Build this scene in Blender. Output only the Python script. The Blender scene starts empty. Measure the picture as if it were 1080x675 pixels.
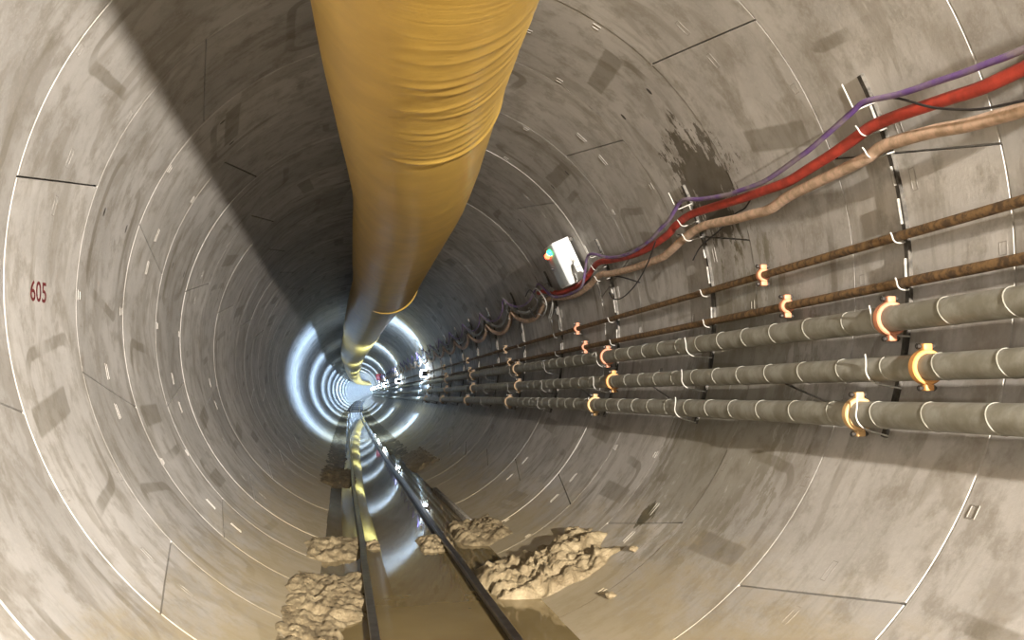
import bpy, bmesh, math, random
from math import sin, cos, pi, radians as rad, hypot, sqrt, atan2
from mathutils import Vector, Matrix, noise

random.seed(7)
C = bpy.context.scene.collection
S = 2.5                      # inner radius of the tunnel in metres
D0, PITCH = 1.6797, 0.5954   # first ring joint and ring width, in radii
RC, RZ = 2400.0, 9800.0      # the bore curves gently to the side and upwards


def P(x, d, z):
    """tunnel coordinates (radii, axis = 0) -> world metres, following the curve of the bore"""
    if d > 0:
        x += d * d / (2 * RC)
        z += d * d / (2 * RZ)
    return Vector((x * S, d * S, (z + 1.0) * S))


def W(theta, d, r=1.0):
    t = rad(theta)
    return P(r * sin(t), d, r * cos(t))


def smooth(a, b, x):
    t = min(1, max(0, (x - a) / (b - a)))
    return t * t * (3 - 2 * t)


def spline(K, V, d):
    n = len(K)
    if d <= K[0]:
        return V[0]
    if d >= K[-1]:
        return V[-1]
    i = 0
    while d > K[i + 1]:
        i += 1
    def m(j):
        if j == 0:
            return (V[1] - V[0]) / (K[1] - K[0])
        if j == n - 1:
            return (V[-1] - V[-2]) / (K[-1] - K[-2])
        return (V[j + 1] - V[j - 1]) / (K[j + 1] - K[j - 1])
    h = K[i + 1] - K[i]
    t = (d - K[i]) / h
    return ((2*t**3 - 3*t*t + 1) * V[i] + (t**3 - 2*t*t + t) * h * m(i)
            + (-2*t**3 + 3*t*t) * V[i + 1] + (t**3 - t*t) * h * m(i + 1))


# ------------------------------------------------------------------ materials
class NT:
    def __init__(self, name):
        self.m = bpy.data.materials.new(name)
        self.m.use_nodes = True
        self.t = self.m.node_tree
        self.n = self.t.nodes
        self.b = self.n['Principled BSDF']

    def add(self, kind, **kw):
        x = self.n.new(kind)
        for k, v in kw.items():
            setattr(x, k, v)
        return x

    def link(self, a, b):
        self.t.links.new(a, b)

    def val(self, sock, v):
        if isinstance(v, (int, float, tuple, list)):
            sock.default_value = v
        else:
            self.link(v, sock)

    def math(self, op, a, b=0.0, c=None, clamp=False):
        x = self.add('ShaderNodeMath', operation=op, use_clamp=clamp)
        self.val(x.inputs[0], a)
        self.val(x.inputs[1], b)
        if c is not None:
            self.val(x.inputs[2], c)
        return x.outputs[0]

    def mix(self, f, a, b, blend='MIX'):
        x = self.add('ShaderNodeMix', data_type='RGBA', blend_type=blend)
        self.val(x.inputs[0], f)
        self.val(x.inputs[6], a)
        self.val(x.inputs[7], b)
        return x.outputs[2]

    def ramp(self, f, stops):
        x = self.add('ShaderNodeValToRGB')
        el = x.color_ramp.elements
        while len(el) < len(stops):
            el.new(0.5)
        for e, (p, c) in zip(el, stops):
            e.position = p
            e.color = c if len(c) == 4 else (*c, 1)
        self.link(f, x.inputs[0])
        return x.outputs[0]

    def step(self, f, a, b):
        x = self.add('ShaderNodeMapRange', interpolation_type='SMOOTHSTEP')
        self.val(x.inputs[0], f)
        x.inputs[1].default_value = a
        x.inputs[2].default_value = b
        return x.outputs[0]

    def noise(self, vec, scale, detail=4, rough=0.55, dist=0.0):
        x = self.add('ShaderNodeTexNoise')
        x.inputs['Scale'].default_value = scale
        x.inputs['Detail'].default_value = detail
        x.inputs['Roughness'].default_value = rough
        x.inputs['Distortion'].default_value = dist
        if vec is not None:
            self.link(vec, x.inputs['Vector'])
        return x.outputs[0]

    def mapping(self, vec, scale=(1, 1, 1), loc=(0, 0, 0)):
        x = self.add('ShaderNodeMapping')
        x.inputs['Scale'].default_value = scale
        x.inputs['Location'].default_value = loc
        self.link(vec, x.inputs['Vector'])
        return x.outputs[0]

    def bump(self, h, strength=0.2, dist=0.01):
        x = self.add('ShaderNodeBump')
        x.inputs['Strength'].default_value = strength
        x.inputs['Distance'].default_value = dist
        self.link(h, x.inputs['Height'])
        self.link(x.outputs[0], self.b.inputs['Normal'])

    def set(self, **kw):
        for k, v in kw.items():
            s = self.b.inputs[k.replace('_', ' ')]
            if isinstance(v, tuple) and len(v) == 3:
                v = (*v, 1)
            self.val(s, v)


def simple(name, col, rough=0.5, metal=0.0, var=0.25, scale=18.0, col2=None, bump=0.0, spec=0.5):
    t = NT(name)
    co = t.add('ShaderNodeTexCoord').outputs['Object']
    n = t.noise(co, scale, 5, 0.6)
    c2 = col2 or tuple(max(0, c * (1 - var)) for c in col)
    c1 = col if col2 else tuple(min(1, c * (1 + var * .5)) for c in col)
    t.set(Base_Color=t.mix(t.step(n, .35, .65), (*c1, 1), (*c2, 1)), Roughness=rough, Metallic=metal)
    t.b.inputs['Specular IOR Level'].default_value = spec
    if bump:
        t.bump(n, bump, 0.01)
    return t.m


def concrete():
    t = NT('precast concrete')
    pos = t.add('ShaderNodeTexCoord').outputs['Object']
    hoop = t.add('ShaderNodeUVMap', uv_map='hoop').outputs[0]      # metres along the bore, metres round the ring
    loc = t.add('ShaderNodeUVMap', uv_map='local').outputs[0]      # 0..1 across one segment
    rnd = t.add('ShaderNodeAttribute', attribute_name='segment_random').outputs['Fac']
    big = t.noise(pos, 0.9, 5, 0.6)
    mid = t.noise(pos, 4.5, 6, 0.65)
    fine = t.noise(pos, 40, 4, 0.7)
    streak = t.noise(t.mapping(hoop, (9, 0.9, 1)), 1.0, 5, 0.65, .3)
    base = t.mix(t.step(big, .3, .7), (.37, .347, .315, 1), (.53, .50, .46, 1))
    base = t.mix(t.math('MULTIPLY', t.step(mid, .46, .66), .62), base, (.25, .222, .18, 1))
    base = t.mix(t.math('MULTIPLY', t.step(streak, .5, .72), .42), base, (.24, .22, .175, 1))
    base = t.mix(t.math('MULTIPLY', t.step(fine, .45, .72), .3), base, (.56, .53, .48, 1))
    tone = t.math('MULTIPLY_ADD', rnd, .24, .86)
    patch = t.noise(t.mapping(hoop, (2.6, 1.1, 1), (3.3, 8.1, 0)), 1.0, 4, .6, .8)
    base = t.mix(t.math('MULTIPLY', t.step(patch, .52, .6), .4), base, (.235, .205, .16, 1))
    base = t.mix(1.0, base, t_gray(t, tone), 'MULTIPLY')
    # grip marks and gasket marks left on every segment: a rounded rectangle outline and a solid strip
    sx = t.add('ShaderNodeSeparateXYZ')
    t.link(loc, sx.inputs[0])
    wob = t.math('MULTIPLY_ADD', mid, .16, -.08)
    x = t.math('MULTIPLY', t.math('SUBTRACT', sx.outputs[0], .5), 1.49)
    y = t.math('MULTIPLY', t.math('SUBTRACT', sx.outputs[1], .5), 2.6)
    shift = t.math('MULTIPLY_ADD', t.math('FRACT', t.math('MULTIPLY', rnd, 7.3)), .8, -.4)
    ys = t.math('ADD', y, shift)
    ax = t.math('MAXIMUM', t.math('SUBTRACT', t.math('ABSOLUTE', x), .34), 0.0)
    ay = t.math('MAXIMUM', t.math('SUBTRACT', t.math('ABSOLUTE', ys), .36), 0.0)
    d = t.math('SUBTRACT', t.math('SQRT', t.math('ADD', t.math('MULTIPLY', ax, ax), t.math('MULTIPLY', ay, ay))), .14)
    line = t.math('SUBTRACT', 1.0, t.step(t.math('ABSOLUTE', t.math('ADD', d, t.math('MULTIPLY', wob, .3))), .03, .05))
    gate = t.step(t.noise(pos, 1.7, 2, .5), .44, .6)
    line = t.math('MULTIPLY', t.math('MULTIPLY', line, gate), .5)
    off = t.math('MULTIPLY_ADD', t.math('FRACT', t.math('MULTIPLY', rnd, 3.7)), 1.2, -.6)
    sy = t.math('ABSOLUTE', t.math('ADD', t.math('SUBTRACT', y, off), t.math('MULTIPLY', wob, .25)))
    strip = t.math('SUBTRACT', 1.0, t.step(sy, .075, .1))
    inx = t.math('SUBTRACT', 1.0, t.step(t.math('ABSOLUTE', t.math('ADD', x, t.math('MULTIPLY_ADD', rnd, .5, -.25))), .38, .41))
    strip = t.math('MULTIPLY', t.math('MULTIPLY', strip, inx), t.step(rnd, .34, .42))
    strip = t.math('MULTIPLY', strip, .5)
    base = t.mix(t.math('MAXIMUM', line, strip), base, (.135, .112, .07, 1))
    # wet seep and black smear with shapes of their own
    gp = t.add('ShaderNodeNewGeometry').outputs['Position']
    def blot(th, dd, rx, ry, thr):
        c = W(th, dd)
        v = t.add('ShaderNodeVectorMath', operation='DISTANCE')
        t.link(gp, v.inputs[0])
        v.inputs[1].default_value = c
        q = t.math('ADD', t.math('DIVIDE', v.outputs['Value'], rx), t.math('MULTIPLY_ADD', t.noise(t.mapping(hoop, (7, 3.0, 1)), 1.0, 6, .7), ry, -ry / 2))
        return t.math('SUBTRACT', 1.0, t.step(q, thr, thr + .12))
    base = t.mix(t.math('MULTIPLY', blot(66.5, 3.06, .62, 3.2, .7), .82), base, (.075, .06, .035, 1))
    base = t.mix(t.math('MULTIPLY', blot(133.7, 3.2, .17, 3.8, .55), .95), base, (.025, .022, .018, 1))
    base = t.mix(t.math('MULTIPLY', blot(112, 2.95, 1.5, 2.4, .7), .45), base, (.17, .15, .085, 1))
    # dried mud splashed up from the water line
    sp = t.add('ShaderNodeSeparateXYZ')
    t.link(gp, sp.inputs[0])
    hgt = t.math('ADD', sp.outputs[2], t.math('MULTIPLY_ADD', t.noise(t.mapping(hoop, (1.3, 3.0, 1)), 1.0, 6, .75), -1.5, .75))
    mud = t.math('SUBTRACT', 1.0, t.step(hgt, .22, .92))
    base = t.mix(t.math('MULTIPLY', mud, .75), base, (.40, .315, .17, 1))
    t.set(Base_Color=base, Roughness=t.math('MULTIPLY_ADD', mid, .3, .42))
    t.b.inputs['Specular IOR Level'].default_value = .4
    h = t.math('ADD', t.math('MULTIPLY', fine, .5), mid)
    t.bump(h, .22, .012)
    return t.m


def t_gray(t, v):
    x = t.add('ShaderNodeCombineColor')
    for i in range(3):
        t.link(v, x.inputs[i])
    return x.outputs[0]


def emissive(name, col, strength):
    t = NT(name)
    t.set(Base_Color=col, Emission_Color=col, Emission_Strength=strength, Roughness=.3)
    return t.m


M = {}
M['concrete'] = concrete()
M['plug'] = simple('pale grout plug', (.46, .44, .39), .7, var=.3)
M['paint'] = simple('dark red paint', (.16, .018, .02), .6, var=.5, scale=60)
M['steel'] = simple('dull steel', (.30, .28, .25), .45, .7, var=.5)
M['bar'] = simple('dark flat steel', (.10, .09, .075), .5, .5, var=.5)
M['white_steel'] = simple('pale coated steel', (.42, .40, .35), .4, 0, var=.15)
M['pipe'] = simple('grey dusty pipe', (.315, .305, .26), .55, 0, col2=(.20, .188, .145), scale=7, bump=.15)
M['rust'] = simple('rusted pipe', (.23, .135, .055), .7, 0, col2=(.075, .045, .022), scale=22, bump=.3)
M['dim_orange'] = simple('dimmed orange enamel', (.30, .20, .11), .6, 0, var=.3)  # darker copy of the coupling enamels, weaker light farther in put into the colour
M['dim_steel'] = simple('dimmed coated steel', (.17, .16, .14), .6, 0, var=.3)  # darker copy of the hook and plate steel, distant dimness painted in
M['fixing'] = simple('scuffed fixing steel', (.33, .31, .27), .5, 0, var=.4)
M['orange'] = simple('orange enamel', (.62, .29, .085), .5, 0, var=.1)
M['amber'] = simple('pale orange enamel', (.60, .37, .16), .5, 0, var=.1)
M['salmon'] = simple('salmon enamel', (.55, .22, .115), .5, 0, var=.2)
M['bolt'] = simple('dark bolt steel', (.08, .07, .06), .4, .8)
M['red'] = simple('red cable sheath', (.47, .055, .034), .5, 0, var=.25, scale=9)
M['beige'] = simple('dusty pinkish cable sheath', (.66, .46, .33), .55, 0, col2=(.42, .29, .19), scale=14)
M['purple'] = simple('purple cable sheath', (.15, .075, .27), .5, 0, col2=(.26, .21, .24), scale=5)
M['black'] = simple('black wire sheath', (.022, .02, .02), .45)
M['grey_wire'] = simple('grey wire sheath', (.34, .33, .30), .5)
M['rail'] = simple('wet rail steel', (.13, .115, .10), .28, .75, col2=(.055, .04, .03), scale=10)
M['sleeper'] = simple('muddy dark sleeper', (.06, .052, .045), .5, .2, var=.5)
M['box'] = simple('white enamelled sheet', (.82, .82, .80), .35, 0, var=.05)
M['boxside'] = simple('grey enamelled sheet', (.40, .42, .42), .4, 0, var=.1)
M['dark'] = simple('black plastic', (.02, .02, .022), .5)
M['housing'] = simple('lamp housing', (.10, .10, .11), .4, .5)
M['led_red'] = emissive('lit red lamp', (1, .05, .02), 14)
M['led_green'] = emissive('lit green lamp', (.02, 1, .25), 8)
M['led_white'] = emissive('lit lamp glass', (.86, .93, 1), 60)
M['sign_red'] = simple('red sheet', (.60, .05, .06), .4)
M['plank'] = simple('wet grey timber', (.30, .27, .22), .6, var=.5, scale=12)


def duct_mat():
    t = NT('yellow coated fabric')
    co = t.add('ShaderNodeTexCoord').outputs['Object']
    a = t.noise(co, 2.2, 5, .6)
    b = t.noise(t.mapping(co, (1, 14, 1)), 1.6, 5, .65)
    c = t.mix(t.step(a, .3, .7), (.68, .43, .088, 1), (.57, .35, .07, 1))
    c = t.mix(t.math('MULTIPLY', t.step(b, .52, .75), .3), c, (.52, .36, .13, 1))
    t.set(Base_Color=c, Roughness=.38)
    t.b.inputs['Specular IOR Level'].default_value = .5
    t.bump(b, .12, .02)
    return t.m


def water_mat():
    t = NT('muddy water')
    co = t.add('ShaderNodeTexCoord').outputs['Object']
    a = t.noise(co, 1.2, 4, .6)
    c = t.mix(t.step(a, .3, .7), (.235, .175, .08, 1), (.19, .138, .06, 1))
    t.set(Base_Color=c, Roughness=.025, IOR=1.333)
    t.bump(t.noise(co, 5.0, 2, .5), .012, .02)
    return t.m


def mud_mat(name, a1, a2):
    t = NT(name)
    co = t.add('ShaderNodeTexCoord').outputs['Object']
    a = t.noise(co, 5, 6, .7)
    c = t.mix(t.step(a, .35, .65), a1, a2)
    t.set(Base_Color=c, Roughness=.6)
    t.bump(t.noise(co, 26, 5, .7), .7, .03)
    return t.m


M['duct'] = duct_mat()
M['water'] = water_mat()
M['mud'] = mud_mat('tan muck', (.33, .26, .15, 1), (.20, .15, .08, 1))
M['wet_mud'] = mud_mat('dark wet muck', (.20, .15, .075, 1), (.085, .065, .035, 1))


# ------------------------------------------------------------------ object helpers
def tag(o, label, cat, group=None, kind=None):
    o['label'] = label
    o['category'] = cat
    if group:
        o['group'] = group
    if kind:
        o['kind'] = kind
    return o


def empty(name, loc, label, cat, group=None):
    o = bpy.data.objects.new(name, None)
    o.empty_display_size = .1
    C.objects.link(o)
    o.location = loc
    return tag(o, label, cat, group)


def to_mesh(name, bm, mats, sharp=35):
    me = bpy.data.meshes.new(name)
    bm.to_mesh(me)
    bm.free()
    for m in (mats if isinstance(mats, (list, tuple)) else [mats]):
        me.materials.append(m)
    me.polygons.foreach_set('use_smooth', [True] * len(me.polygons))
    if sharp:
        me.set_sharp_from_angle(angle=rad(sharp))
    return me


def obj(name, bm, mats, parent=None, base=None, sharp=35):
    """link a bmesh given in world metres as one object, its origin at base (the parent's own place when parented)"""
    if base is None:
        base = WORLD.get(parent.name, Vector()) if parent else Vector()
    bmesh.ops.translate(bm, verts=bm.verts, vec=-Vector(base))
    o = bpy.data.objects.new(name, to_mesh(name, bm, mats, sharp))
    C.objects.link(o)
    if parent:
        o.parent = parent
    else:
        o.location = base
    WORLD[o.name] = Vector(base)
    return o


WORLD = {}


def thing(name, loc, label, cat, group=None):
    o = empty(name, loc, label, cat, group)
    WORLD[o.name] = Vector(loc)
    return o


def frame_dirs(pts):
    out = []
    n = len(pts)
    for i in range(n):
        t = pts[min(i + 1, n - 1)] - pts[max(i - 1, 0)]
        out.append(t.normalized())
    return out


def tube(bm, pts, r, seg=12, cap=True, mat=0):
    """sweep a circle along points; r a number or a list"""
    T = frame_dirs(pts)
    up = Vector((0, 0, 1))
    if abs(T[0].dot(up)) > .9:
        up = Vector((1, 0, 0))
    u = (up - T[0] * up.dot(T[0])).normalized()
    rings = []
    for i, (p, t) in enumerate(zip(pts, T)):
        u = (u - t * u.dot(t)).normalized()
        v = t.cross(u)
        rr = r[i] if isinstance(r, (list, tuple)) else r
        rings.append([bm.verts.new(p + (u * cos(2*pi*k/seg) + v * sin(2*pi*k/seg)) * rr) for k in range(seg)])
    for a, b in zip(rings, rings[1:]):
        for k in range(seg):
            f = bm.faces.new((a[k], a[(k+1) % seg], b[(k+1) % seg], b[k]))
            f.material_index = mat
    if cap:
        bm.faces.new(rings[0][::-1]).material_index = mat
        bm.faces.new(rings[-1]).material_index = mat
    return rings


def catmull(pts, n=6):
    out = []
    q = [pts[0]] + list(pts) + [pts[-1]]
    for i in range(1, len(q) - 2):
        a, b, c, d = q[i-1], q[i], q[i+1], q[i+2]
        for k in range(n):
            t = k / n
            out.append(.5 * ((2*b) + (c - a)*t + (2*a - 5*b + 4*c - d)*t*t + (-a + 3*b - 3*c + d)*t**3))
    out.append(pts[-1].copy())
    return out


def box(bm, c, ax, half, mat=0, bevel=0.0):
    """box with centre c, axes ax (three unit vectors), half sizes"""
    vs = []
    for sx in (-1, 1):
        for sy in (-1, 1):
            for sz in (-1, 1):
                vs.append(bm.verts.new(Vector(c) + ax[0]*sx*half[0] + ax[1]*sy*half[1] + ax[2]*sz*half[2]))
    F = []
    for q in ((0, 1, 3, 2), (4, 6, 7, 5), (0, 4, 5, 1), (2, 3, 7, 6), (0, 2, 6, 4), (1, 5, 7, 3)):
        f = bm.faces.new([vs[i] for i in q])
        f.material_index = mat
        F.append(f)
    if bevel:
        ed = list({e for f in F for e in f.edges})
        bmesh.ops.bevel(bm, geom=ed, offset=bevel, segments=2, affect='EDGES', profile=.5)


def wall_axes(theta):
    """unit vectors at a wall angle: inward, along the bore, round the ring (downwards on the right-hand wall)"""
    t = rad(theta)
    return Vector((-sin(t), 0, -cos(t))), Vector((0, 1, 0)), Vector((cos(t), 0, -sin(t)))


# ------------------------------------------------------------------ the lining
GW, GD = .0026, .0042      # groove half width and depth (radii)


def seams(k):
    """seam angles of ring k at its near and far joint"""
    if k % 2:
        a = [(49.1, 42.5), (109.0, 102.4), (-138.4, -132.3), (-71.9, -77.8) if k == 3 else (-78.0, -71.7), (-11.8, -18.2), (162.5, 169.0)]
    elif k in (0, 2):
        a = [(79.1, 72.4), (132.4, 138.4), (-101.8, -108.0), (-41.3, -48.1), (12.5, 19.1), (-168, -162)]
    else:
        a = [(72.4, 79.1), (138.0, 131.5), (-108.0, -101.8), (-47.8, -41.7), (19.1, 12.5), (-162, -168)]
    return sorted(a, key=lambda s: s[0] + s[1])


SIDES = {'wall_left': (-160, -45), 'ceiling': (-45, 45), 'wall_right': (45, 160), 'floor': (160, 200)}


def side_of(a):
    a = (a + 180) % 360 - 180
    if -160 <= a < -45:
        return 'wall_left'
    if -45 <= a < 45:
        return 'ceiling'
    if 45 <= a < 160:
        return 'wall_right'
    return 'floor'


def build_lining():
    B = {n: bmesh.new() for n in SIDES}
    L = {}
    for n, bm in B.items():
        L[n] = (bm.loops.layers.uv.new('hoop'), bm.loops.layers.uv.new('local'), bm.faces.layers.float.new('segment_random'))
    rnd = random.Random(3)
    for k in range(-26, 312):
        near = -9 <= k < 14
        d0 = D0 + k * PITCH
        wj = GW if k < 30 else GW * 1.6
        axial = [(0.0, GD), (wj * .5, GD), (wj * 2.3, 0.0)]
        nm = 5 if near else (2 if k < 60 else 1)
        for j in range(1, nm):
            axial.append((wj * 2.3 + (PITCH - wj * 3.3) * j / nm, 0.0))
        axial += [(PITCH - wj, 0.0), (PITCH - wj * .8, GD), (PITCH, GD)]
        sm = seams(k)
        step = 1.6 if near else (3.0 if k < 120 else 6.0)
        lip = .0008 * rnd.uniform(-1, 1)
        # angular lines: list of (near angle, far angle, extra depth, local v, segment index)
        lines = []
        for i, s in enumerate(sm):
            e = sm[(i + 1) % 6]
            e = e if i < 5 else (e[0] + 360, e[1] + 360)
            gw = .15
            w0, w1 = s[0] + gw, s[1] + gw
            x0, x1 = e[0] - gw, e[1] - gw
            lines.append((w0 - .01, w1 - .01, (.013 if near else 0), 0.0, i))
            n = max(4, int((x0 - w0) / step))
            for j in range(n + 1):
                t = j / n
                lines.append((w0 + (x0 - w0) * t, w1 + (x1 - w1) * t, 0, t, i))
            lines.append((x0 + .01, x1 + .01, (.013 if near else 0), 1.0, i))
        rv = [rnd.random() for _ in range(6)]
        cache = {}
        def vert(name, li, ai):
            key = (name, li, ai)
            if key not in cache:
                a0, a1, ex, v, s = lines[li % len(lines)]
                o, dep = axial[ai]
                if ai == 2:
                    o *= 1 - .52 * smooth(0, 50, (a0 + 180) % 360 - 180)
                t = o / PITCH
                a = a0 + (a1 - a0) * t
                cache[key] = B[name].verts.new(W(a, d0 + o, 1 + max(dep, ex) - lip))
            return cache[key]
        nl = len(lines)
        for li in range(nl):
            A, Bn = lines[li], lines[(li + 1) % nl]
            wrap = 360 if li == nl - 1 else 0
            mid = (A[0] + A[1] + Bn[0] + Bn[1] + 2 * wrap) / 4
            name = side_of(mid)
            bm = B[name]
            uvh, uvl, fr = L[name]
            seg = A[4]
            for ai in range(len(axial) - 1):
                vs = [vert(name, li, ai), vert(name, li, ai + 1), vert(name, li + 1, ai + 1), vert(name, li + 1, ai)]
                try:
                    f = bm.faces.new(vs)
                except ValueError:
                    continue
                f[fr] = rv[seg]
                for lp, (q, bj) in zip(f.loops, ((A, ai), (A, ai + 1), (Bn, ai + 1), (Bn, ai))):
                    t = axial[bj][0] / PITCH
                    ang = q[0] + (q[1] - q[0]) * t + (wrap if q is Bn else 0)
                    lp[uvh].uv = ((d0 + axial[bj][0]) * S, rad(ang) * S)
                    lp[uvl].uv = (t, q[3] if q[4] == seg else 1.0)
        # grout plugs at mid segment, square dowel marks beside the joints, small plates beside the seams
        if -3 <= k < 7:
            base = 15.6 if k % 2 else 45.6
            for m in range(6):
                a = (base + 60 * m + 180) % 360 - 180
                if abs(a) > 155:
                    continue
                bm = B[side_of(a)]
                for u in (.25, .75):
                    disc(bm, a, d0 + u * PITCH, .008, .014, 1 if a > 90 or a < -90 else 2)
            for m in range(12 if k < 6 else 0):
                a = (.6 + 30 * m + 180) % 360 - 180
                if abs(a) > 150 or m % 2:
                    continue
                a2 = a + 30 if k % 2 == 0 else a
                for u in (.055, .945):
                    plate(B[side_of(a2)], a2, d0 + u * PITCH, .012, .014)
            for s in sm:
                for e in (-3.6, 3.6):
                    a = ((s[0] + s[1]) / 2 + e + 180) % 360 - 180
                    if abs(a) < 152:
                        plate(B[side_of(a)], a, d0 + .5 * PITCH, .011, .026)
    out = {}
    for n, bm in B.items():
        o = obj(n, bm, [M['concrete'], M['plug'], M['bar']], sharp=25)
        o['kind'] = 'structure'
        out[n] = o
    return out


def disc(bm, a, d, rx, ry, mat):
    """shallow oval plug standing 4 mm proud"""
    c = bm.verts.new(W(a, d, .99985))
    ring = []
    for i in range(14):
        t = 2 * pi * i / 14
        ring.append(bm.verts.new(W(a + math.degrees(ry * sin(t)), d + rx * cos(t), 1.0001)))
    for i in range(14):
        f = bm.faces.new((c, ring[i], ring[(i + 1) % 14]))
        f.material_index = mat


def plate(bm, a, d, hx, hy):
    """small square mark: a raised thin frame of concrete"""
    da = math.degrees(hy)
    w = .0022
    wa = math.degrees(w)
    def q(a0, a1, x0, x1):
        lo = [bm.verts.new(W(aa, xx, 1.0005)) for aa, xx in ((a0, x0), (a0, x1), (a1, x1), (a1, x0))]
        hi = [bm.verts.new(W(aa, xx, .9990)) for aa, xx in ((a0, x0), (a0, x1), (a1, x1), (a1, x0))]
        bm.faces.new(hi)
        for i in range(4):
            bm.faces.new((lo[i], lo[(i + 1) % 4], hi[(i + 1) % 4], hi[i]))
    q(a - da, a - da + wa, d - hx, d + hx)
    q(a + da - wa, a + da, d - hx, d + hx)
    q(a - da + wa, a + da - wa, d - hx, d - hx + w)
    q(a - da + wa, a + da - wa, d + hx - w, d + hx)


walls = build_lining()

# painted ring number on the lining
cu = bpy.data.curves.new('number', 'FONT')
cu.body = '605'
cu.size = 1.0
cu.offset = .012
cu.resolution_u = 4
tmp = bpy.data.objects.new('number_tmp', cu)
C.objects.link(tmp)
bpy.context.view_layer.update()
me = bpy.data.meshes.new_from_object(tmp.evaluated_get(bpy.context.evaluated_depsgraph_get()))
bpy.data.objects.remove(tmp)
xs = [v.co.x for v in me.vertices]
ys = [v.co.y for v in me.vertices]
bm = bmesh.new()
bm.from_mesh(me)
for _ in range(2):
    bmesh.ops.subdivide_edges(bm, edges=bm.edges[:], cuts=1)
for v in bm.verts:
    fx = (v.co.x - min(xs)) / (max(xs) - min(xs))
    fy = (v.co.y - min(ys)) / (max(ys) - min(ys))
    v.co = W(-92.75 + fx * .35 + fy * 2.95, 2.462 + fx * .128, .9988)
o = obj('painted_number', bm, M['paint'], walls['wall_left'])
o['label'] = 'dark red painted number on the concrete'

# ------------------------------------------------------------------ muddy water, rails, sleepers
ZW = -.936
bm = bmesh.new()
prev = None
d = -3.0
while d < 41:
    h = sqrt(1 - ZW * ZW) + .006
    row = [bm.verts.new(P(x * h, d, ZW)) for x in (-1, -.6, -.2, .2, .6, 1)]
    if prev:
        for i in range(5):
            bm.faces.new((prev[i], prev[i + 1], row[i + 1], row[i]))
    prev = row
    d += .5
o = obj('muddy_water', bm, M['water'])
tag(o, 'brown muddy water lying along the tunnel bottom between the walls', 'water', kind='stuff')

RAIL = [(-.022, -.052), (.022, -.052), (.022, -.048), (.005, -.043), (.004, -.016), (.0125, -.011), (.0125, -.002), (.0105, 0),
        (-.0105, 0), (-.0125, -.002), (-.0125, -.011), (-.004, -.016), (-.005, -.043), (-.022, -.048)]


def rail(name, x, label):
    bm = bmesh.new()
    prev = None
    d = -3.0
    while d < 165:
        wob = .004 * sin(d * .9 + x * 9) if d > 4 else 0
        top = -.908 + .045 * smooth(36, 46, d)
        row = [bm.verts.new(P(x + wob + a, d, top + b)) for a, b in RAIL]
        if prev:
            for i in range(len(row)):
                j = (i + 1) % len(row)
                bm.faces.new((prev[i], row[i], row[j], prev[j]))
        else:
            bm.faces.new(row)
        prev = row
        d += .25 if d < 8 else .8
    bm.faces.new(prev[::-1])
    bmesh.ops.recalc_face_normals(bm, faces=bm.faces)
    o = obj(name, bm, M['rail'], base=P(x, 0, -.96), sharp=30)
    tag(o, label, 'rail')


rail('track_rail', -.190, 'wet steel track rail with the yellow reflection beside it, nearer the painted number')
rail('track_rail', .171, 'wet steel track rail on the pipe side of the tunnel bottom')

first = None
for i in range(56):
    d = 41 + i * .72
    c = P(0, d, -.905)
    if first is None:
        bm = bmesh.new()
        box(bm, c, (Vector((1, 0, 0)), Vector((0, 1, 0)), Vector((0, 0, 1))), (.34 * S, .10, .05), bevel=.012)
        first = obj('track_sleeper', bm, M['sleeper'], base=c)
        s = first
    else:
        s = first.copy()
        C.objects.link(s)
        s.location = c
    tag(s, 'small grey sleeper under the rails where the far tunnel bends', 'sleeper', 'sleepers under the far track')

# ------------------------------------------------------------------ ventilation duct
KD = [-11, 1.8, 2.6, 3.3, 4.0, 4.7, 5.5, 6.5, 8.3]
KX = [-.15, -.097, -.070, -.026, .017, .047, .055, .063, .086]
KZ = [.690, .690, .693, .691, .691, .693, .692, .690, .690]
KR = [.268, .268, .268, .272, .272, .270, .270, .270, .270]
FOLDS = [(1.98, .003), (2.08, .004), (2.14, .003), (2.23, .0055), (2.31, .005), (2.39, .006), (2.45, .004), (2.51, .0065),
         (2.60, .007), (2.69, .007), (2.76, .005), (2.83, .008), (2.90, .007), (2.985, .022), (3.42, .002), (3.83, .004), (4.15, .004), (4.55, .003), (4.9, .004), (5.6, .003), (6.4, .004)]
duct = thing('ventilation_duct', P(0, 0, .42), 'large yellow fabric ventilation duct hanging below the tunnel crown', 'duct')


def duct_section(ds, cx, cz, cr, folds=(), seg=96, lip0=0, lip1=0, rough=1.0):
    bm = bmesh.new()
    rings = []
    for d in ds:
        x, z, r = cx(d), cz(d), cr(d)
        ring = []
        for k in range(seg):
            a = 2 * pi * k / seg                    # 0 = +X, pi/2 = up
            rr = r
            da = (math.degrees(a) + 35 + 180) % 360 - 180
            win = smooth(88, 30, abs(da)) if abs(da) < 88 else 0
            for i, (fd, am) in enumerate(folds):
                q = d - fd - .035 * sin(i * 2.1) * (da / 60) + .02 * noise.noise(Vector((i * 3.1, a * 2.2, 0)))
                if -.12 < q < .09:
                    wd = .022 if q < 0 else .011
                    w2 = win * (.55 + .8 * max(-.5, noise.noise(Vector((i * 7.7, a * 1.6, 4)))))
                    rr += .52 * am * w2 * math.exp(-(q / wd) ** 2)
            rr += rough * .004 * noise.noise(Vector((cos(a) * 1.2, d * .9, sin(a) * 1.2)))
            ring.append(bm.verts.new(P(x + rr * cos(a), d, z + rr * sin(a))))
        rings.append(ring)
    for a, b in zip(rings, rings[1:]):
        for k in range(seg):
            bm.faces.new((a[k], a[(k + 1) % seg], b[(k + 1) % seg], b[k]))
    bmesh.ops.recalc_face_normals(bm, faces=bm.faces)
    return bm


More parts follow.
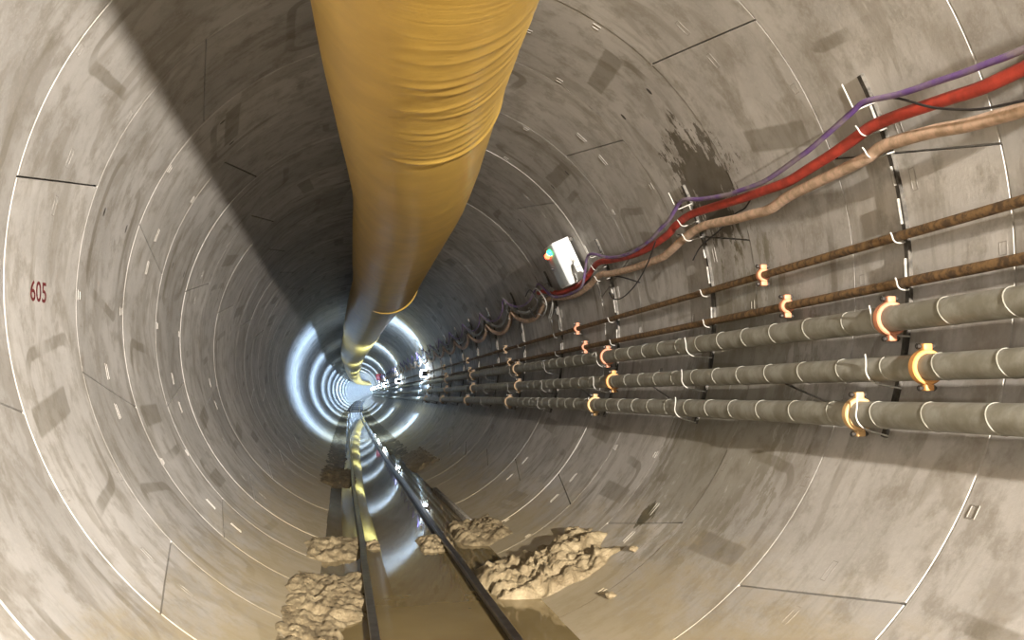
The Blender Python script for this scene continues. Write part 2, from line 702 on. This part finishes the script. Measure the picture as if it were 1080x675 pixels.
ds = []
d = -11.0
while d < 8.32:
    ds.append(d)
    d += .25 if d < 1.7 else (.0085 if d < 3.1 else .02 if d < 6.6 else .06)
bm = duct_section(ds, lambda d: spline(KD, KX, d), lambda d: spline(KD, KZ, d),
                  lambda d: spline(KD, KR, d) * (1 + .012 * smooth(8.1, 8.3, d)), FOLDS)
obj('duct_section', bm, M['duct'], duct, sharp=60)
KD2 = [8.0, 9, 12, 16, 22, 30, 110]
KX2 = [.082, .067, .018, -.011, -.085, -.08, -.08]
KZ2 = [.698, .699, .694, .700, .690, .694, .694]
edges = [8.15, 14.4, 21.8, 27, 32, 37, 42, 47, 52, 58, 64, 70, 78, 88, 100, 112, 126, 140, 155, 172]
for i, (a, b) in enumerate(zip(edges, edges[1:])):
    L = b - a
    n = int(L / (.12 if a < 22 else .3))
    dl = [a + (L + .15) * j / n for j in range(n + 1)]
    def cr(d, a=a, L=L, i=i):
        t = (d - a) / L
        return .258 + (.012 if i else .004) * sin(pi * min(1, max(0, t))) + .014 * smooth(.88, 1.0, t)
    fo = [(b - .35, .012), (b - .15, .016), (a + .5, .008)]
    bm = duct_section(dl, lambda d: spline(KD2, KX2, d), lambda d: spline(KD2, KZ2, d), cr, fo, seg=64)
    obj('duct_section', bm, M['duct'], duct, sharp=60)
bm = bmesh.new()
pts, rr = [], []
for j in range(41):
    t = j / 40
    a = rad(-112 + 128 * t)
    r = .276
    pts.append(P(.086 + r * cos(a), 8.3 + .02 * sin(pi * t), .690 + r * sin(a)))
    rr.append(.003 + .016 * sin(pi * t))
tube(bm, pts, rr, 8)
obj('end_cuff', bm, M['duct'], duct)

# ------------------------------------------------------------------ pipes with their couplings
ORD = ['first', 'second', 'third', 'fourth', 'fifth', 'sixth', 'seventh', 'eighth', 'ninth', 'tenth', 'eleventh', 'twelfth', 'thirteenth', 'fourteenth', 'fifteenth', 'sixteenth', 'seventeenth', 'eighteenth', 'nineteenth', 'twentieth']
PIPES = {   # x, z (radii), radius, first coupling, lift per unit and its limit
    'low': (.866, -.341, .0288, 2.046, .0018),
    'mid': (.892, -.2455, .0272, 1.82, .0036),
    'top': (.912, -.138, .0288, 1.978, .0050),
    'rust_low': (.9605, -.0475, .0118, 2.585, .0010),
    'rust_high': (.9535, .0575, .0110, 2.72, .0008),
}


def pipe_pos(key, d):
    x, z, r, c0, lift = PIPES[key]
    dz = lift * min(max(d, 0), 8)
    # stay clear of the wall as the pipe climbs
    xx = min(x, sqrt(max(.01, (.985 - r) ** 2 - (z + dz) ** 2)))
    return P(xx, d, z + dz)


def band_pipe(key, a, b):
    """pipe length with slanted hoop ridges every half metre"""
    bm = bmesh.new()
    r = PIPES[key][2] * S
    pts, d = [], a
    while d < b - 1e-6:
        pts.append(pipe_pos(key, d))
        d += .4
    pts.append(pipe_pos(key, b))
    tube(bm, pts, r, 20)
    k = math.ceil((a + .05) / .195)
    while k * .195 < b - .04 and k * .195 < 15:
        d = k * .195
        c = pipe_pos(key, d)
        ring = []
        for j in range(21):
            t = 2 * pi * j / 20
            ring.append(c + Vector((cos(t) * r * 1.0, sin(t) * r * .42 + .012 * sin(k * 5), sin(t) * r * 1.0)))
        tube(bm, ring, .0038, 5, cap=False)
        k += 1
    return bm


def coupling_bm(r):
    """two half shells with top and bottom flanges, about the origin, pipe along Y"""
    bm = bmesh.new()
    prof = [(r * 1.02, -.026), (r + .016, -.026), (r + .022, -.019), (r + .022, .019), (r + .016, .026), (r * 1.02, .026)]
    n = 28
    rows = []
    for j in range(n):
        t = 2 * pi * j / n
        rows.append([bm.verts.new((cos(t) * q, y, sin(t) * q)) for q, y in prof])
    for j in range(n):
        a, b = rows[j], rows[(j + 1) % n]
        for i in range(len(prof)):
            k = (i + 1) % len(prof)
            bm.faces.new((a[i], b[i], b[k], a[k]))
    for s in (1, -1):
        box(bm, Vector((0, 0, s * (r + .034))), (Vector((1, 0, 0)), Vector((0, 1, 0)), Vector((0, 0, 1))), (.024, .025, .018), bevel=.006)
    bmesh.ops.recalc_face_normals(bm, faces=bm.faces)
    return bm


def bolt_bm(r, s):
    bm = bmesh.new()
    z = s * (r + .038)
    tube(bm, [Vector((-.055, 0, z)), Vector((.05, 0, z))], .008, 8)
    tube(bm, [Vector((-.05, 0, z)), Vector((-.034, 0, z))], .015, 6)
    tube(bm, [Vector((.028, 0, z)), Vector((.042, 0, z))], .015, 6)
    return bm


def pipe_run(key, name, label, mat, cmat, clabel, n_c, far=60):
    base = pipe_pos(key, 0)
    root = thing(name, base, label, 'pipe', 'pipes along the tunnel wall')
    r = PIPES[key][2] * S
    c0 = PIPES[key][3]
    pitch = 2.33
    cuts = [-2.5] + [c0 + pitch * i for i in range(n_c)] + [far]
    for a, b in zip(cuts, cuts[1:]):
        if key.startswith('rust'):
            bm = bmesh.new()
            pts, d = [], a
            while d < b - 1e-6:
                pts.append(pipe_pos(key, d))
                d += .4
            pts.append(pipe_pos(key, b))
            tube(bm, pts, r, 14)
        else:
            bm = band_pipe(key, a, b)
        obj('pipe_section', bm, mat, root, sharp=40)
    first = None
    for i in range(n_c):
        w = pipe_pos(key, c0 + pitch * i) - base
        if first is None:
            cp = obj('coupling', coupling_bm(r), cmat, root, base=Vector())
            cp.location = w
            cp['label'] = clabel
            bolts = []
            for s in (1, -1):
                b = obj('bolt', bolt_bm(r, s), M['bolt'], cp, base=Vector())
                bolts.append(b)
            first = cp
        else:
            cp = first.copy()
            C.objects.link(cp)
            cp.parent = root
            cp.location = w
            if i >= 2:  # farther couplings: light fall-off painted as a darker colour
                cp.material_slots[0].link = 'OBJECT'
                cp.material_slots[0].material = M['dim_orange']
                cp['label'] = 'orange coupling farther along, dimmed in colour'
            for b in bolts:
                q = b.copy()
                C.objects.link(q)
                q.parent = cp
    return root


pipe_run('low', 'grey_pipe', 'lowest thick grey pipe along the wall, with pale orange couplings', M['pipe'], M['amber'], 'pale orange coupling', 6)
pipe_run('mid', 'grey_pipe', 'middle of the three thick grey pipes, with bright orange couplings', M['pipe'], M['orange'], 'bright orange coupling', 6)
pipe_run('top', 'grey_pipe', 'topmost thick grey pipe, with salmon couplings, just under the rusty pipes', M['pipe'], M['salmon'], 'salmon coupling', 6)
pipe_run('rust_low', 'rusty_pipe', 'lower thin rusty brown pipe just above the thick grey pipes', M['rust'], M['salmon'], 'salmon coupling', 6)
pipe_run('rust_high', 'rusty_pipe', 'upper thin rusty brown pipe running just under the cables', M['rust'], M['salmon'], 'salmon coupling', 6)

# ------------------------------------------------------------------ hanger bars with their hooks
HD = [2.03 + 1.19 * i for i in range(13)]


def hook_path(x, z, r, d0, tip, back=.05):
    """J-shaped rod at distance d0: from the wall bar under the load and up in front of it"""
    pts = []
    ang = atan2(x, z)
    inn = Vector((-sin(ang), 0, -cos(ang)))
    dwn = Vector((cos(ang), 0, -sin(ang)))
    c = Vector((x, 0, z))
    g = r + .004
    pts.append(c - inn * back + dwn * (g * .9))
    pts.append(c - inn * g * .5 + dwn * g)
    for k in range(5):
        t = k / 4 * pi / 2
        pts.append(c + inn * g * sin(t) + dwn * g * cos(t))
    pts.append(c + inn * (g * 1.1) - dwn * tip * .5)
    pts.append(c + inn * (g * 1.25) - dwn * tip)
    return [P(p.x, d0, p.z) for p in pts]


CABLE_R = {'red': .0135, 'beige': .0145, 'purple': .0068}
HOOK_CABLE = {'purple': 67.6, 'red': 71.0, 'beige': 74.2}
proto = None
for i, hd in enumerate(HD):
    base = W(90, hd, .99)
    lab = '%s steel hanger bar from the camera, with hooks carrying the pipes and cables' % ORD[i]
    if proto is None:
        root = thing('pipe_hanger', base, lab, 'bracket', 'hanger bars on the pipe wall')
        bm = bmesh.new()
        prev = None
        for j in range(29):
            a = 64 + (113 - 64) * j / 28
            row = [bm.verts.new(W(a, hd + s * .0075, r)) for s, r in ((-1, 1.0), (-1, .990), (1, .990), (1, 1.0))]
            if prev:
                for q in range(4):
                    bm.faces.new((prev[q], prev[(q + 1) % 4], row[(q + 1) % 4], row[q]))
            else:
                bm.faces.new(row)
            prev = row
        bm.faces.new(prev[::-1])
        bmesh.ops.recalc_face_normals(bm, faces=bm.faces)
        obj('flat_bar', bm, M['bar'], root)
        for a0, a1 in ((68.2, 70.6), (76.8, 79.4), (81.2, 84.6), (89.2, 92.2)):
            bm = bmesh.new()
            am = (a0 + a1) / 2
            I, A, R = wall_axes(am)
            box(bm, W(am, hd + .002, .986), (I, A, R), (.008, .010, rad(a1 - a0) / 2 * S), bevel=.003)
            obj('fixing_plate', bm, M['fixing'], root)
        hooks = []
        for key, (x, z, r, c0, lift) in PIPES.items():
            hooks.append((x, z + lift * hd, r, r * .9))
        for key, a in HOOK_CABLE.items():
            hooks.append((.935 * sin(rad(a)), .935 * cos(rad(a)), CABLE_R[key], .055 if key == 'purple' else .012))
        for (x, z, r, tip) in hooks:
            bm = bmesh.new()
            tube(bm, catmull(hook_path(x, z, r, hd - .03, tip, back=.955 + .03 - hypot(x, z) if hypot(x, z) < .95 else .015), 3), .0048, 6)
            obj('hook', bm, M['white_steel'], root)
        proto = root
        kids = [o for o in root.children]
    else:
        root = proto.copy()
        C.objects.link(root)
        root.location = base
        tag(root, lab, 'bracket', 'hanger bars on the pipe wall')
        for k in kids:
            q = k.copy()
            C.objects.link(q)
            q.parent = root
            if i >= 3 and k.name.split('.')[0] != 'flat_bar':  # farther hooks and plates darkened by colour, as the light fades there
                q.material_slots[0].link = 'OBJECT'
                q.material_slots[0].material = M['dim_steel']

# ------------------------------------------------------------------ cables
RED = [(73.2, .2), (71.3, .78), (72.2, .95), (73.15, 1.15), (73.25, 1.33), (73.11, 1.494), (73.04, 1.604), (72.49, 1.697), (71.98, 1.787), (71.54, 1.873), (71.23, 1.972), (71.69, 2.059), (72.25, 2.167), (72.67, 2.289), (73.06, 2.417), (72.61, 2.574), (72.1, 2.721), (70.78, 3.01), (70.45, 3.149), (71.12, 3.287), (72.14, 3.396), (72.88, 3.67), (72.4, 3.909), (71.27, 4.151), (70.4, 4.343), (72.22, 4.541), (73.54, 4.719), (73.74, 4.906), (73.41, 5.189), (70.8, 5.5)]
BEI = [(77.6, .2), (74.6, .78), (76.0, .95), (77.2, 1.15), (77.4, 1.35), (77.16, 1.521), (76.82, 1.587), (76.29, 1.675), (75.39, 1.77), (74.68, 1.879), (74.38, 1.962), (74.88, 2.035), (75.03, 2.148), (75.13, 2.278), (75.34, 2.441), (76.02, 2.561), (75.56, 2.673), (75.08, 2.801), (74.29, 2.929), (73.76, 3.03), (73.82, 3.136), (74.59, 3.264), (75.83, 3.428), (76.22, 3.509), (76.04, 3.718), (75.51, 3.96), (74.55, 4.211), (73.67, 4.358), (75.15, 4.579), (76.16, 4.869), (75.39, 5.137), (73.6, 5.5)]
PUR = [(71.8, .2), (68.3, .78), (70.0, .95), (71.5, 1.12), (71.8, 1.3), (71.38, 1.48), (71.03, 1.545), (70.76, 1.604), (70.14, 1.694), (69.35, 1.805), (68.15, 1.911), (67.97, 1.947), (68.36, 1.992), (69.18, 2.087), (70.19, 2.211), (70.6, 2.291), (71.11, 2.394), (71.43, 2.509), (70.79, 2.683), (70.53, 2.742), (68.87, 2.932), (67.28, 3.059), (67.7, 3.14), (69.47, 3.259), (70.25, 3.365), (71.56, 3.519), (72.2, 3.779), (70.72, 4.063), (67.59, 4.278), (67.73, 4.384), (70.9, 4.5), (74.9, 4.66), (75.2, 5.0), (73.5, 5.3), (67.5, 5.5)]


def run_on(pts, hook, sag):
    """carry a cable on from bracket to bracket, hanging slack between"""
    out = list(pts)
    d = 5.53
    while d < 40:
        for t in (.12, .3, .5, .7, .88, 1.0):
            out.append((hook + sag * (4 * t * (1 - t)) ** .8 + .8 * sin(d * 3.1) * t * (1 - t), d + 1.19 * t))
        d += 1.19
    return out


def cable(name, pts, r, mat, label, rr=.935, n=5, wob=0.0):
    bm = bmesh.new()
    p = catmull([W(a, d, rr) for a, d in pts], n)
    if wob:
        p = [q + Vector((noise.noise(q * 3), 0, noise.noise(q * 3 + Vector((5, 5, 5))))) * wob for q in p]
    tube(bm, p, r * S, 12)
    o = obj(name, bm, mat, base=p[0], sharp=60)
    tag(o, label, 'cable')
    return o


cable('power_cable', RED + [(70.0, 5.7)], CABLE_R['red'], M['red'], 'thick red power cable slung on hooks along the wall')
cable('power_cable', run_on(BEI, 72.0, 6.5), CABLE_R['beige'], M['beige'], 'thick dusty beige cable slung below the red cable')
cable('signal_cable', run_on(PUR, 65.5, 6.5), CABLE_R['purple'], M['purple'], 'thinner purple cable slung above the red cable', rr=.912)
G0 = run_on([(72.2, 5.3), (70.6, 5.42)], 68.6, 6.5)
cable('slack_cable', G0, .0115, M['grey_wire'], 'dark grey cable hanging in repeated slack loops beyond the white box')
cable('thin_wire', [(68.3, 1.93), (69.3, 1.84), (72.19, 1.75), (73.42, 1.704), (75.26, 1.612), (76.3, 1.515), (77.5, 1.38)], .0026, M['black'], 'thin black wire drooping from the purple cable over the red cable', rr=.915)
cable('thin_wire', [(72.3, 2.70), (73.69, 2.77), (73.9, 2.846), (74.88, 2.928), (75.85, 3.039), (77.03, 3.185), (79.07, 3.282)], .0026, M['black'], 'thin black wire hanging behind the beige cable beside the dark wet stain', rr=.965)
cable('thin_wire', [(72.4, 3.47), (76.03, 3.609), (79.56, 3.786), (81.59, 3.95), (82.25, 4.083), (81.4, 4.179), (79.56, 4.22)], .0026, M['black'], 'thin black wire looping down below the beige cable beside the white box', rr=.915)
cable('thin_wire', [(73.43, 4.388), (75.05, 4.251), (76.78, 4.093), (79.54, 3.889)], .0032, M['black'], 'short black wire end sticking out under the beige cable by the white box', rr=.955)
BUND = [((69.0, 5.72), (66.5, 5.55), (70.79, 5.42), (74.69, 5.40), (78.03, 5.52), (79.92, 5.60)),
        ((69.4, 5.62), (67.0, 5.50), (71.5, 5.36), (75.4, 5.36), (79.0, 5.44), (80.9, 5.55)),
        ((69.8, 5.80), (68.2, 5.60), (72.6, 5.48), (76.0, 5.48), (78.6, 5.62), (77.2, 5.74)),
        ((69.2, 5.9), (67.8, 5.7), (72.6, 5.62), (76.2, 5.70), (78.2, 5.80), (74.2, 5.90))]
for i, b in enumerate(BUND):
    o = cable('loose_wire', b, .0034, M['grey_wire'] if i < 3 else M['black'], 'loose grey wire hanging in a bunch below the white box', rr=.93 - .012 * i)
    o['group'] = 'loose wires by the white box'
    if i == 3:
        o['label'] = 'loose black wire hanging beside the grey wire bunch'
        del o['group']

# ------------------------------------------------------------------ control box with its lamps
TH = 65.6
I, A, R = wall_axes(TH)
cbase = W(TH, 4.78, .985)
root = thing('control_box', cbase, 'white control box on the wall with red and green lit lamps', 'box')
hx, hy, hz = .115, .25, .285          # half sizes: off the wall, along the bore, round the wall
cc = W(TH, 4.86, .985) + I * (hx + .02)
bm = bmesh.new()
box(bm, cc, (I, A, R), (hx, hy, hz), bevel=.012)
obj('box_body', bm, M['box'], root)
bm = bmesh.new()
box(bm, cc + I * (hx + .006), (I, A, R), (.006, hy - .012, hz - .015), bevel=.004)
dr = obj('box_door', bm, M['boxside'], root)
bm = bmesh.new()
tube(bm, [cc + I * (hx + .012) + A * .19, cc + I * (hx + .03) + A * .19], .018, 10)
obj('latch', bm, M['dark'], dr)
for nm, off, mt, lb in (('red_lamp', .09, 'led_red', 'lit red lamp'), ('green_lamp', -.08, 'led_green', 'lit green lamp')):
    bm = bmesh.new()
    bmesh.ops.create_icosphere(bm, subdivisions=2, radius=.042)
    bmesh.ops.translate(bm, verts=bm.verts, vec=cc + I * (hx + .025) + A * (off + .02) - R * (hz - .09 - .02 * (off > 0)))
    o = obj(nm, bm, M[mt], root)
    o['label'] = lb
bm = bmesh.new()
for s in (-1, 1):
    box(bm, cc - I * (hx + .008) + R * s * (hz - .05), (I, A, R), (.016, hy + .04, .02))
obj('mounting_strip', bm, M['bar'], root)
bm = bmesh.new()
pk = [cc + I * .02 + R * .26 - A * (hy + .012), cc + I * .03 + R * .14 - A * (hy + .02), cc - I * .05 + R * .02 - A * (hy + .014)]
tube(bm, catmull(pk, 5), .012, 6)
obj('cable_tail', bm, M['grey_wire'], root)

# ------------------------------------------------------------------ floodlights along the pipe wall
LAMPS = [14.6, 22.2, 30.6, 37.6, 44.6, 51.6, 59, 66.5, 74.5, 83, 91.5, 100, 109, 118, 127, 136, 145, 154, 163, 172]
AIM = Vector((-.74, .67, -.03)).normalized()    # lamps are turned down the tunnel
proto = None
for i, ld in enumerate(LAMPS):
    c = P(.895, ld, .045)
    lab = 'glowing white floodlight on the pipe wall, %s from the camera' % ORD[i]
    if proto is None:
        root = thing('floodlight', c, lab, 'lamp', 'floodlights along the pipe wall')
        bm = bmesh.new()
        X, Z = -AIM, Vector((0, 0, 1))
        Y = Z.cross(X)
        box(bm, c + X * .06, (X, Y, Z), (.035, .15, .11), bevel=.01)
        for f in range(7):
            box(bm, c + X * .10 + Y * (-.12 + .04 * f), (X, Y, Z), (.02, .006, .095))
        obj('housing', bm, M['housing'], root)
        bm = bmesh.new()
        n = 10
        rows = []
        for j in range(n + 1):
            v = -1 + 2 * j / n
            rows.append([bm.verts.new(c + X * (.025 - .15 * sqrt(max(0, (1 - u * u) * (1 - v * v)))) + Y * .17 * u + Z * .13 * v) for u in [-1 + 2 * k / n for k in range(n + 1)]])
        for a, b in zip(rows, rows[1:]):
            for k in range(n):
                bm.faces.new((a[k], a[k + 1], b[k + 1], b[k]))
        o = obj('lamp_glass', bm, M['led_white'], root)
        bm = bmesh.new()
        tube(bm, [c + X * .06 - Y * .16, c + X * .06 - Y * .18, c + X * .16 - Y * .18, c + X * .16 + Y * .18, c + X * .06 + Y * .18, c + X * .06 + Y * .16], .009, 6)
        obj('yoke', bm, M['bar'], root)
        proto = root
        kids = list(root.children)
    else:
        root = proto.copy()
        C.objects.link(root)
        root.location = c
        tag(root, lab, 'lamp', 'floodlights along the pipe wall')
        for k in kids:
            q = k.copy()
            C.objects.link(q)
            q.parent = root
    li = bpy.data.lights.new('flood', 'AREA')
    li.energy = 1000 if i < 5 else 1900
    li.color = (.43, .65, 1.0)
    li.shape = 'RECTANGLE'
    li.size, li.size_y = .26, .18
    lo = bpy.data.objects.new('floodlight_glow', li)
    C.objects.link(lo)
    lo.location = c + AIM * .15
    lo.rotation_euler = AIM.to_track_quat('-Z', 'Z').to_euler()

# small red sign box on the pipe wall further on
c = P(.80, 34.5, .36)
bm = bmesh.new()
box(bm, c, (Vector((1, 0, 0)), Vector((0, 1, 0)), Vector((0, 0, 1))), (.22, .06, .26), bevel=.02)
box(bm, c + Vector((.24, .05, 0)), (Vector((1, 0, 0)), Vector((0, 1, 0)), Vector((0, 0, 1))), (.12, .02, .02))
o = obj('red_sign', bm, M['sign_red'], base=c)
tag(o, 'small red sign fixed to the pipe wall near the far floodlights', 'sign')

# ------------------------------------------------------------------ muck heaps
def heap(cx, cd, ax, ad, h, label, seed, lean=0.0, n=70, clod=1.0, mat='mud', nd=0):
    """lumpy heap over the water; footprint ax by ad radii, leaning up the wall when lean is set"""
    bm = bmesh.new()
    g = []
    nd = nd or n
    ax, ad = ax * 1.22, ad * 1.2
    for i in range(n + 1):
        row = []
        for j in range(nd + 1):
            u, v = -1 + 2 * i / n, -1 + 2 * j / nd
            x, d = cx + ax * u, cd + ad * v
            p = Vector((x * 9 + seed, d * 9, 0))
            e = 1.1 - hypot(u, v) + .6 * noise.noise(p * .8) + .38 * noise.noise(p * 2.3)
            e -= 1.1 * smooth(.55, 1.0, max(abs(u), abs(v)))
            e = max(e, -.3)
            vd, _ = noise.voronoi(Vector((x * S * 14, d * S * 14, seed)))
            vd2, _ = noise.voronoi(Vector((x * S * 21, d * S * 21, seed)))
            q = Vector((x * S * 11, d * S * 11, seed * 3.3))
            lump = max(0, .5 - vd[0]) * .030 + max(0, .5 - vd2[0]) * .03 + .035 * noise.turbulence(q, 5, False) - .012
            hh = h * (e if e < 0 else e ** .7) + clod * (lump / S) * smooth(-.05, .25, e) * (1 - smooth(.7, 1.0, max(abs(u), abs(v))))
            wall = 1 - sqrt(max(.0, 1 - min(.95, abs(x)) ** 2))
            zs = -1 + wall
            if zs > ZW:
                k = smooth(ZW, ZW + .04, zs)
                row.append(bm.verts.new(P(x - hh * x * k, d, zs + hh * (1 - k + k * -zs))))
            else:
                row.append(bm.verts.new(P(x, d, ZW + hh)))
        g.append(row)
    for i in range(n):
        for j in range(nd):
            bm.faces.new((g[i][j], g[i + 1][j], g[i + 1][j + 1], g[i][j + 1]))
    # drop what lies below the water or inside the concrete
    kill = []
    for f in bm.faces:
        ok = False
        for v in f.verts:
            d = v.co.y / S
            x = v.co.x / S - d * d / (2 * RC)
            z = v.co.z / S - 1 - d * d / (2 * RZ)
            if z > ZW - .012 and hypot(x, z) < 1.012:
                ok = True
        if not ok:
            kill.append(f)
    bmesh.ops.delete(bm, geom=kill, context='FACES')
    o = obj('mud_heap', bm, M[mat], base=P(cx, cd, ZW), sharp=0)
    tag(o, label, 'mud', 'muck heaps along the water')


heap(-.315, 3.32, .14, .44, .036, 'large tan muck heap at the water edge below the painted number', 1)
heap(-.30, 4.35, .13, .36, .032, 'tan muck heap behind the large one, against the wall', 2)
heap(-.36, 2.75, .10, .55, .022, 'flat tan muck smear nearest the camera at the water edge', 3)
heap(-.305, 8.2, .15, 1.0, .028, 'brown muck heap farther along, across from the glinting puddle', 4, mat='wet_mud')
heap(.41, 3.42, .24, .34, .060, 'biggest lumpy tan muck heap, banked up the wall below the pipes', 5, n=96, clod=1.5)
heap(.35, 4.65, .13, .42, .040, 'tan muck heap behind the biggest one, by the pipe-side rail', 6)
heap(.13, 4.36, .085, .24, .026, 'small muck lump in the water between the rails', 7)
heap(.44, 9.6, .13, 1.3, .026, 'brown muck heap by the glinting puddle beyond the rail', 8)
heap(-.335, 25, .115, 19, .022, 'long dark ragged mud bank between the far rail and the bright lit wall', 10, n=24, nd=420, mat='wet_mud')
heap(.36, 27, .13, 19, .024, 'long dark ragged mud bank between the far rail and the pipe wall', 11, n=24, nd=420, mat='wet_mud')
heap(-.14, 4.40, .035, .12, .020, 'little muck lump touching the rail with the yellow reflection', 9, n=40)

CL = [(146.1, 3.487, 'beside the biggest muck heap top'), (144.1, 3.383, 'on the concrete above the biggest muck heap'), (150.1, 3.119, 'on the concrete just past the biggest muck heap'), (150.4, 2.80, 'on the concrete nearest the camera above the water'), (140.8, 3.02, 'on the concrete below the black smear'), (146.9, 3.62, 'at the upper tip of the biggest muck heap')]
for i, (a, d, l) in enumerate(CL):
    bm = bmesh.new()
    bmesh.ops.create_icosphere(bm, subdivisions=3, radius=.04 if i not in (1, 5) else .055)
    c = W(a, d, .994)
    for v in bm.verts:
        v.co = v.co * (1 + .5 * noise.noise(v.co * 25 + Vector((i, 0, 0))))
        v.co.z *= .6
        v.co += c
    o = obj('mud_clod', bm, M['mud'], base=c, sharp=0)
    tag(o, 'pale lump of dried mud ' + l, 'mud', 'dried mud lumps on the concrete')

bm = bmesh.new()
a, b = P(.352, 6.8, -.928), P(.362, 5.0, -.926)
dr = (b - a).normalized()
sd = dr.cross(Vector((0, 0, 1))).normalized()
box(bm, (a + b) / 2, (sd, dr, sd.cross(dr)), (.03, (b - a).length / 2, .05), bevel=.008)
o = obj('timber_plank', bm, M['plank'], base=P(.357, 5.9, -.936))
tag(o, 'narrow grey plank lying at the water edge outside the pipe-side rail', 'plank')

# ------------------------------------------------------------------ lights of the place: a work lamp behind the camera
li = bpy.data.lights.new('work_lamp', 'SPOT')
li.energy = 44000
li.color = (1.0, .93, .85)
li.spot_size = rad(70)
li.spot_blend = 1.0
li.shadow_soft_size = .08
lo = bpy.data.objects.new('work_lamp', li)
C.objects.link(lo)
lo.location = P(.49, -3.3, .25)
lo.rotation_euler = Vector((-.29, 1, -.07)).to_track_quat('-Z', 'Z').to_euler()

w = bpy.data.worlds.new('World')
bpy.context.scene.world = w
w.use_nodes = True
w.node_tree.nodes['Background'].inputs[0].default_value = (.02, .02, .022, 1)
w.node_tree.nodes['Background'].inputs[1].default_value = .0

# ------------------------------------------------------------------ camera
F = 1036.37
cam = bpy.data.cameras.new('Camera')
cam.sensor_fit = 'HORIZONTAL'
cam.sensor_width = 36
cam.lens = 36 * F / 1080
cam.clip_end = 600
cam.clip_start = .05
co = bpy.data.objects.new('Camera', cam)
C.objects.link(co)
a = Vector(((358.404 - 540) / F, (419.493 - 337.5) / F, 1)).normalized()
r = a.cross(Vector((0, -1, 0))).normalized()
u = r.cross(a)
cx = Vector((r.x, a.x, u.x))
cy = -Vector((r.y, a.y, u.y))
cz = -Vector((r.z, a.z, u.z))
m = Matrix((cx, cy, cz)).transposed().to_4x4()
m.translation = Vector((-.2794 * S, 0, (1 - .2847) * S))
co.matrix_world = m
sc = bpy.context.scene
sc.camera = co
sc.view_settings.view_transform = 'Standard'
sc.view_settings.look = 'None'
sc.view_settings.gamma = 1
sc.view_settings.use_curve_mapping = False
sc.view_settings.exposure = 0.0
sc.cycles.max_bounces = 8
sc.cycles.diffuse_bounces = 1
sc.cycles.sample_clamp_indirect = 8
